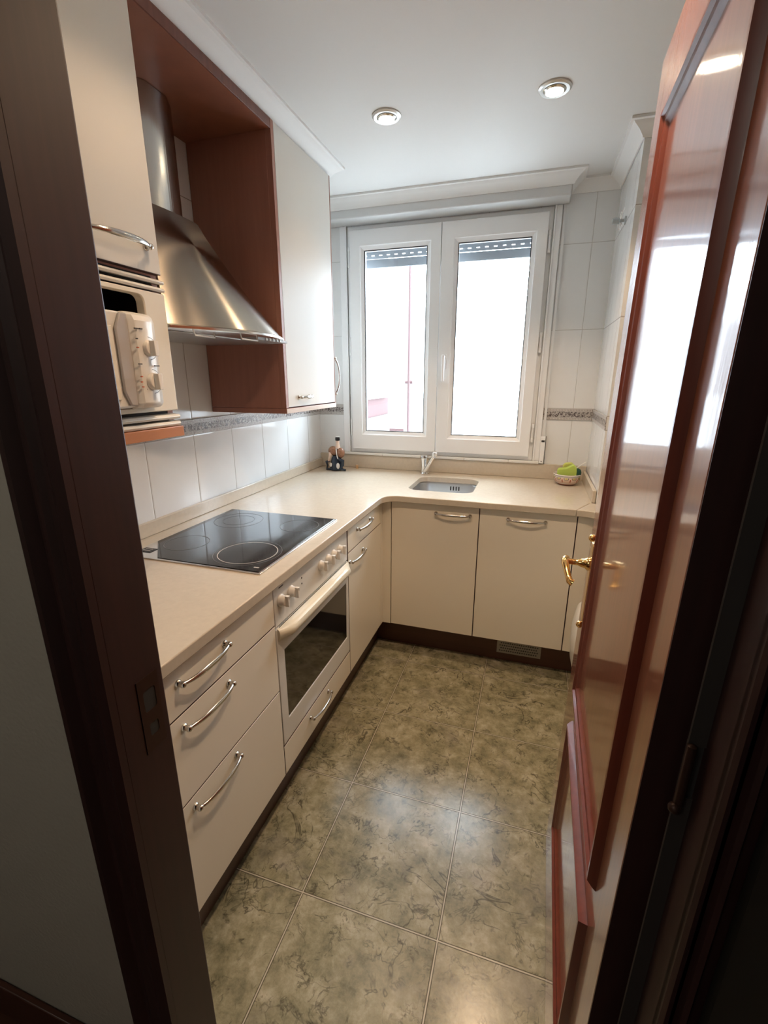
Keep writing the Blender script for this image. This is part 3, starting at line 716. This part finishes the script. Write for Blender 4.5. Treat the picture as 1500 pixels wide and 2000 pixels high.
MB().lathe([(.026, 0), (.026, .004), (.021, .008), (.020, .05), (.023, .085), (.025, .100), (.022, .108), (.008, .112)], (.700, -.072, WT+.0006), (-.03, 0, 1), 24).build('tap_body', 'chrome2', tp, smooth=True)
MB().tube([(.704, -.082, WT+.018), (.722, -.095, WT+.045), (.745, -.110, WT+.085), (.765, -.125, WT+.120)], [.013, .0125, .0115, .010], 16).build('spout', 'chrome2', tp, smooth=True)
MB().lathe([(.010, -.016), (.0135, -.014), (.0135, .008), (.011, .013), (.004, .015)], (.768, -.127, WT+.124), (.25, -.15, .9), 18).build('tap_lever', mat('pale chrome cap', (.85, .85, .84), .2, .6), tp, smooth=True)

# ------------------------------------------------------------------ figurine bottle, cork, bowl with sponges
fg = thing('figurine_bottle', 'dark navy and brown figurine bottle with black cap in the left corner of the worktop', 'bottle', (.165, -.13, WT))
fx, fy, fz = .165, -.13, WT
MB().lathe([(.034, 0), (.040, .004), (.038, .03), (.034, .055), (.030, .075), (.022, .09), (.001, .096)], (fx-.004, fy, fz), (0, 0, 1), 28).build('lower_body', 'navy', fg, smooth=True)
MB().ball((fx-.022, fy-.005, fz+.118), .030, 18, 1, .9, .95).ball((fx+.028, fy-.006, fz+.108), .026, 18, .95, .9, 1.2).build('upper_body', 'amber', fg, smooth=True)
MB().tube([(fx-.036, fy-.02, fz+.11), (fx-.03, fy-.032, fz+.095), (fx-.036, fy-.03, fz+.078), (fx-.046, fy-.02, fz+.055)], [.008, .009, .008, .006], 12).build('arm', 'skin', fg, smooth=True)
MB().lathe([(.018, 0), (.014, .012), (.011, .03), (.011, .046)], (fx+.006, fy, fz+.135), (0, 0, 1), 20).build('neck', 'skin', fg, smooth=True)
MB().lathe([(.011, 0), (.0145, .002), (.0145, .018), (.011, .022), (.001, .0225)], (fx+.007, fy, fz+.180), (0, 0, 1), 20).build('cap', 'black', fg, smooth=True)
MB().lathe([(.0125, 0), (.0125, .002), (.001, .003)], (fx+.009, fy, fz+.2025), (0, 0, 1), 20).build('cap_top', 'white', fg, smooth=True)
MB().tube([(fx-.04, fy-.02, fz+.058), (fx-.062, fy-.018, fz+.05), (fx-.056, fy-.018, fz+.03), (fx-.062, fy-.016, fz+.006), (fx-.03, fy-.016, fz+.007)], [.007, .009, .006, .008, .007], 12).build('left_leg', 'navy', fg, smooth=True)
MB().tube([(fx+.02, fy-.02, fz+.07), (fx+.046, fy-.022, fz+.062), (fx+.044, fy-.022, fz+.035), (fx+.032, fy-.022, fz+.012), (fx+.066, fy-.026, fz+.007)], [.009, .012, .010, .008, .007], 12).build('right_leg', 'navy', fg, smooth=True)
MB().ball((fx-.028, fy-.03, fz+.036), .011, 12, 1, .5, 1.1).build('white_patch', 'white', fg, smooth=True)
MB().ball((fx+.020, fy-.034, fz+.032), .013, 12, .9, .5, 1.4).build('white_patch', 'white', fg, smooth=True)
MB().tube([(fx+.008, fy-.028, fz+.135), (fx+.014, fy-.036, fz+.10), (fx+.020, fy-.034, fz+.075)], .003, 8).build('cord', 'white', fg, smooth=True)
tag(MB().lathe([(.008, 0), (.0085, .002), (.0095, .018), (.0075, .022), (.001, .0225)], (.262, -.045, WT), (0, 0, 1), 16).build('cork_stopper', 'cork', smooth=True), 'small tan cork standing on the worktop near the figurine bottle', 'cork')
bx, by = 1.482, -.118
bw = thing('patterned_bowl', 'small painted ceramic bowl in the right corner of the worktop', 'bowl', (bx, by, WT))
def bowlmat():
    mt, nt, b = newmat('painted scroll pattern ceramic'); N = nt.nodes; L = nt.links
    M = lambda op, a, bb=None, c=None: math_node(N, L, op, a, bb, c)
    tc = N.new('ShaderNodeTexCoord'); s = N.new('ShaderNodeSeparateXYZ'); L.new(tc.outputs['Object'], s.inputs[0])
    ang = M('ARCTAN2', s.outputs[1], s.outputs[0]); z = s.outputs[2]
    f = M('FRACT', M('MULTIPLY', M('ADD', ang, 7.0), 10/(2*PI)))
    dx = M('MULTIPLY', M('SUBTRACT', f, .5), .045); dz = M('SUBTRACT', z, .040)
    rr = M('SQRT', M('ADD', M('MULTIPLY', dx, dx), M('MULTIPLY', M('MULTIPLY', dz, dz), 2.5)))
    band = M('MULTIPLY', M('GREATER_THAN', z, .014), M('LESS_THAN', z, .044))
    ringm = M('MULTIPLY', M('MULTIPLY', M('GREATER_THAN', rr, .011), M('LESS_THAN', rr, .0145)), band)
    ring_o = M('MULTIPLY', M('LESS_THAN', rr, .008), band)
    dot = M('MULTIPLY', M('MULTIPLY', M('GREATER_THAN', M('ABSOLUTE', M('SUBTRACT', f, .5)), .44), M('GREATER_THAN', z, .020)), M('LESS_THAN', z, .036))
    c = mixc(N, L, band, (0.70, 0.66, 0.62), (0.66, 0.50, 0.40))
    c = mixc(N, L, ringm, c, (0.10, 0.07, 0.05)); c = mixc(N, L, ring_o, c, (0.50, 0.42, 0.12)); c = mixc(N, L, dot, c, (0.32, 0.06, 0.03))
    c = mixc(N, L, M('LESS_THAN', z, .009), c, (0.38, 0.14, 0.10))
    L.new(c, b.inputs['Base Color']); b.inputs['Roughness'].default_value = .12
    return mt
MB().lathe([(.040, 0), (.046, .004), (.060, .018), (.066, .032), (.064, .044), (.061, .047), (.066, .052), (.070, .055), (.067, .058), (.058, .050), (.058, .040), (.050, .015), (.001, .010)], (bx, by, WT+.0005), (0, 0, 1), 48).build('bowl_body', bowlmat(), bw, smooth=True, angle=60)
def rb_prism(poly, y0, y1, name, mt): return MB().prism(poly, 'y', y0, y1).build(name, mt, bevel=.006, seg=3)
z0 = WT+.047
sp1 = tag(rb_prism([(1.432, z0), (1.430, z0+.030), (1.437, z0+.042), (1.455, z0+.043), (1.475, z0+.047), (1.497, z0+.062), (1.509, z0+.064), (1.522, z0+.050), (1.526, z0+.025), (1.526, z0+.004)], by-.038, by-.002, 'dish_sponge', 'green'), 'lime green shaped sponge lying across the patterned bowl', 'sponge')
sp2 = tag(rb_prism([(1.455, z0+.002), (1.458, z0+.052), (1.468, z0+.064), (1.500, z0+.068), (1.512, z0+.058), (1.515, z0+.004)], by+.004, by+.030, 'kitchen_sponge', 'yel'), 'yellow-green sponge standing behind the lime one in the bowl', 'sponge')
sp3 = tag(MB().loft([[(1.530+.020*math.cos(a)*k, by-.012+.024*math.sin(a)*k, z0+h) for a in [2*PI*i/14 for i in range(14)]] for k, h in ((.5, .0), (.95, .008), (1, .022), (.8, .036), (.3, .042))]).build('scouring_pad', 'dgreen', smooth=True), 'dark green scouring pad tucked at the right rim of the bowl', 'scouring pad')
br = thing('dish_brush', 'slim white brush handle sticking out right of the sponges', 'brush', (1.52, by+.012, z0))
MB().tube([(1.522, by+.012+.026, z0+.030), (1.562, by+.036, z0+.062), (1.572, by+.036, z0+.069)], [.003, .0036, .003], 10).build('brush_handle', 'white', br, smooth=True)
MB().ball((1.519, by+.038, z0+.022), .013, 12).build('brush_head', 'dgreen', br, smooth=True)

# ------------------------------------------------------------------ wall units
ZW0, ZW1, XW = 1.287, 2.266, .350
wc = thing('wall_cabinet', 'pale wall cabinet with mahogany side between hood and window', 'wall cabinet', (.17, -.79, ZW0))
B(.002, XW-.022, -1.040, -1.022, ZW0+.019, ZW1).build('side_panel', 'side', wc, bevel=.001)
B(.002, XW+.0005, -.5575, -.552, ZW0+.018, ZW1).build('side_panel', 'side', wc, bevel=.001)
B(.002, .010, -1.022, -.57, ZW0+.02, ZW1).build('back_panel', 'side', wc)
B(.002, XW-.022, -1.022, -.57, ZW1-.018, ZW1).build('top_panel', 'side', wc)
B(.002, XW+.001, -1.040, -.552, ZW0-.002, ZW0+.018).build('bottom_board', 'side', wc, bevel=.0015)
B(XW+.0005, XW+.002, -1.039, -.552, ZW0-.001, ZW0+.017).build('bottom_edge_strip', 'under', wc, label='pale front edge strip')
B(XW-.022, XW, -1.040, -1.0215, ZW0+.019, ZW1).build('front_stile', 'side', wc, bevel=.001)
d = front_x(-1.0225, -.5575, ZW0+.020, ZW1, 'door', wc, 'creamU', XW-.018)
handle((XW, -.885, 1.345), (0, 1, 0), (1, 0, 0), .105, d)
# angled end cabinet
ac = thing('angled_wall_cabinet', 'small angled wall cabinet whose bow handle shows past the pale wall cabinet', 'wall cabinet', (.1, -.42, ZW0))
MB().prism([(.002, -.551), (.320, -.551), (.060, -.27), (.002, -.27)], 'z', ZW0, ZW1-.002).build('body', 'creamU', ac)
handle((.335, -.545, 1.43), (0, 0, 1), (.75, .66, 0), .185, ac, wd=.004, depth=.034)
# niche top board + strip over the hood
bs = thing('hood_top_board', 'mahogany board bridging the niche above the hood', 'board', (.17, -1.34, 2.24))
B(.002, XW-.004, -1.638, -1.041, ZW1-.030, ZW1).build('board', mat('reddish board underside', (.30, .12, .075), .38, noise=.08, nscale=20), bs)
B(XW-.004, XW, -1.638, -1.041, ZW1-.030, ZW1).build('front_edge', 'edge', bs, bevel=.001)
# tall unit housing the microwave
mu = thing('microwave_housing', 'cream wall unit framing the microwave at the upper left', 'wall cabinet', (.17, -1.94, 1.27))
yr, yw0 = -1.638, -2.197
B(.002, .332, yr-.018, yr, 1.296, ZW1).build('side_panel', 'side', mu)
B(.002, .332, yw0, yw0+.018, 1.296, ZW1).build('side_panel', 'side', mu)
B(.002, .332, yw0+.018, yr-.018, 1.668, 1.686).build('divider', 'side', mu)
B(.002, .010, yw0+.018, yr-.018, 1.296, ZW1).build('back_panel', 'black', mu)  # black colour stands for the shade inside the cavity
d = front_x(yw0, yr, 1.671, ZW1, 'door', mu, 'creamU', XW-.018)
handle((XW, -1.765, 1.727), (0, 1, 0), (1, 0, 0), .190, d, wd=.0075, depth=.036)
fr = MB().holes([(yw0, 1.338), (yr, 1.338), (yr, 1.628), (yw0, 1.628)], [rrect(-2.15, -1.710, 1.350, 1.617, .018, 5)], 'x', .326, .352)
fr.build('trim_frame', 'mwframe', mu, bevel=.003)
for z in (1.634, 1.652): MB().prism([(.330, z), (.352, z-.003), (.356, z+.002), (.352, z+.007), (.330, z+.010)], 'y', yw0, yr).build('vent_slat', 'slat', mu, bevel=.001)
for z in (1.300, 1.318): MB().prism([(.330, z), (.354, z-.003), (.358, z+.003), (.354, z+.009), (.330, z+.011)], 'y', yw0, yr).build('vent_slat', 'slat', mu, bevel=.001)
B(.326, .330, yw0, yr, 1.298, 1.342).build('vent_gap', 'gap', mu); B(.326, .330, yw0, yr, 1.624, 1.668).build('vent_gap', 'gap', mu)
B(.012, .325, yr-.0205, yr-.0185, 1.30, 1.664).build('cavity_shade', 'black', mu)  # black sheet put in for the shade of the hollow
B(.002, .360, yw0, yr+.004, 1.268, 1.2955).build('shelf_board', 'orange', mu, bevel=.0015, label='orange wood shelf board')
# the interior behind trim frame must be open: its shade is painted black
# ------------------------------------------------------------------ microwave
mw = thing('microwave', 'white microwave oven with two dials in the wall unit', 'microwave', (.2, -1.94, 1.3505))
B(.060, .372, -2.140, -1.722, 1.3525, 1.566).build('body', 'mwwhite', mw, bevel=.006)
def mwfront():
    mb = MB(); rg = []
    y0, y1 = -1.812, -1.7235
    prof = [(.370, y0), (.392, y0), (.404, y0+.010), (.408, y0+.03), (.403, y1-.03), (.392, y1-.008), (.380, y1), (.370, y1)]
    for z, k in ((1.3515, .35), (1.356, .75), (1.364, 1), (1.548, 1), (1.560, .8), (1.567, .4)):
        rg.append([(.370+(x-.370)*k, y, z) for x, y in prof])
    return mb.loft(rg)
pn = mwfront().build('control_panel', 'mwwhite', mw, smooth=True, angle=30, bevel=.003)
dr = B(.372, .388, -2.140, -1.815, 1.356, 1.564).build('microwave_door', 'mwwhite', mw, bevel=.004)
B(.388, .3895, -2.10, -1.866, 1.378, 1.528).build('door_window', 'blackglass', dr)
B(.3885, .392, -1.866, -1.855, 1.374, 1.532).build('window_bead', 'mwframe', dr, bevel=.001)
MB().prism([(-1.848, 1.530), (-1.832, 1.562), (-1.8135, 1.562), (-1.8135, 1.358), (-1.834, 1.360), (-1.848, 1.392)], 'x', .3885, .396).build('door_grip', 'mwgrey', dr, bevel=.003)
def dial(y, z, r):
    k = MB().lathe([(r, 0), (r, .005), (r*.92, .009), (r*.86, .012), (.001, .0125)], (.404, y, z), (1, 0, 0), 28)
    k.prism([(y-.0055, z-r*.95), (y+.0055, z-r*.95), (y+.0065, z+r*.9), (y-.0065, z+r*.9)], 'x', .414, .430)
    ko = k.build('dial', 'knob', pn, smooth=True, bevel=.0012)
    zz = MB().loft([[(.4060, y+(r*1.35+q)*math.sin(a), z+(r*1.35+q)*math.cos(a)) for q in (0, .0012)] for a in [math.radians(t) for t in range(-20, 235, 12)]], closed=False, caps=False)
    zz.build('scale_arc', 'mark', ko)
    return ko
dial(-1.772, 1.489, .0185); dial(-1.772, 1.414, .0200)
for y, z, wd, mt in ((-1.803, 1.530, .010, 'mark'), (-1.790, 1.5305, .008, 'mark'), (-1.805, 1.508, .004, 'mark'), (-1.806, 1.489, .005, 'redmark'), (-1.805, 1.453, .009, 'mark'), (-1.755, 1.450, .014, 'mark'), (-1.806, 1.425, .004, 'redmark'), (-1.808, 1.413, .004, 'redmark'), (-1.806, 1.402, .004, 'redmark')):
    B(.4055, .4092, y-wd/2, y+wd/2, z-.0012, z+.0012).build('printed_mark', mt, pn)

# ------------------------------------------------------------------ extractor hood
hd_ = thing('extractor_hood', 'brushed steel chimney hood above the cooktop', 'extractor hood', (.18, -1.34, 1.54))
yc_ = -1.339
def hring(x, hw, bow, z, n=14):
    pts = [(.002, yc_-hw, z)]
    for i in range(n+1):
        t = -1+2*i/n
        pts.append((x+bow*(1-t*t), yc_+hw*t, z))
    pts.append((.002, yc_+hw, z)); return pts
rg = []
for i in range(17):
    s = i/16; z = 1.560+(1.915-1.560)*(1-s)
    e = s**1.12
    rg.append(hring(.160+(.345-.160)*e, .112+(.292-.112)*(s**1.05), .006+.10*s**1.3, z))
MB().loft(rg, caps=False).build('canopy', 'steel', hd_, smooth=True, angle=30)
MB().loft([hring(.345, .292, .106, 1.560), hring(.352, .294, .110, 1.556), hring(.352, .294, .110, 1.550), hring(.347, .290, .107, 1.547)]).build('rim', 'trim', hd_, smooth=True, angle=30)
def duct(x, hw, ch, z0, z1): return MB().prism([(.002, yc_-hw), (x-ch, yc_-hw), (x, yc_-hw+ch*1.8), (x, yc_+hw-ch*1.8), (x-ch, yc_+hw), (.002, yc_+hw)], 'z', z0, z1)
duct(.148, .096, .03, 1.910, 2.236).build('duct', 'steelv', hd_, bevel=.002)
MB().prism([(yc_-.265, 1.5465), (yc_-.265, 1.544), (yc_+.265, 1.544), (yc_+.265, 1.5465)], 'x', .05, .33).build('filter', mat('filter steel', (.55, .55, .55), .35, 1.0), hd_, bevel=.002)
for x, y in ((.385, -1.535), (.438, -1.395)):
    MB().tube([(x-.004, y-.044, 1.549), (x, y-.042, 1.534), (x, y+.042, 1.534), (x-.004, y+.044, 1.549)], .0022, 8).build('filter_handle', 'white', hd_, smooth=True)
B(.36, .425, -1.33, -1.14, 1.5400, 1.5475).build('switch_strip', mat('grey switch strip', (.35, .35, .36), .35), hd_, bevel=.001)
for k in range(5): MB().lathe([(.004, 0), (.004, .003)], (.4245, -1.28+k*.022, 1.544), (1, 0, 0), 10).build('switch', 'white', hd_)

# ------------------------------------------------------------------ ceiling lamps, hook
for i, (sx, sy) in enumerate(SPOTS+SPOTS2):
    lab = ['round recessed spotlight nearer the wall cabinets', 'round recessed spotlight nearer the open door', 'round recessed spotlight above the drawer cabinet, out of frame', 'round recessed spotlight above the open door, out of frame'][i]
    t = thing('recessed_spotlight', lab, 'ceiling light', (sx, sy, HCEIL), 'recessed ceiling spotlights')
    MB().lathe([(.052, 0), (.052, -.004), (.046, -.008), (.036, -.007), (.033, 0)], (sx, sy, HCEIL), (0, 0, 1), 40, caps=False).build('ring', 'satin', t, smooth=True)
    MB().lathe([(.033, -.001), (.034, -.008), (.028, -.012), (.026, -.004)], (sx, sy, HCEIL), (0, 0, 1), 32, caps=False).build('reflector', 'chrome', t, smooth=True)
    MB().lathe([(.026, -.002), (.026, -.006), (.020, -.012), (.001, -.014)], (sx, sy, HCEIL), (0, 0, 1), 24).build('bulb', 'bulb', t, smooth=True)
hl_ = thing('hall_fill_disc', 'round white disc added above the unseen hall fill light behind the viewer', 'ceiling light', (.35, -3.6, 2.45))  # unseen disc added to go with the hall fill light
MB().lathe([(.13, 0), (.13, -.02), (.001, -.02)], (.35, -3.6, 2.45), (0, 0, 1), 32).build('base', 'white', hl_, smooth=True)
hk = thing('wall_hook', 'small clear and chrome hook high on the right wall', 'hook', (W, -.285, 2.06))
MB().lathe([(.016, 0), (.016, .004), (.006, .007), (.006, .022), (.012, .026), (.014, .040), (.012, .052), (.001, .054)], (W-.0005, -.285, 2.062), (-1, 0, 0), 20).build('stem', mat('clear grey plastic', (.42, .46, .48), .1), hk, smooth=True)
MB().tube([(W-.020+.010*math.cos(a)*.4, -.285, 2.062+.034*math.sin(a)) for a in [2*PI*k/24 for k in range(24)]], .0026, 8, loop=True).build('ring', 'chrome2', hk, smooth=True)
MB().tube([(W-.022, -.285, 2.066), (W-.012, -.287, 2.11)], .003, 8).build('arm', 'chrome2', hk, smooth=True)
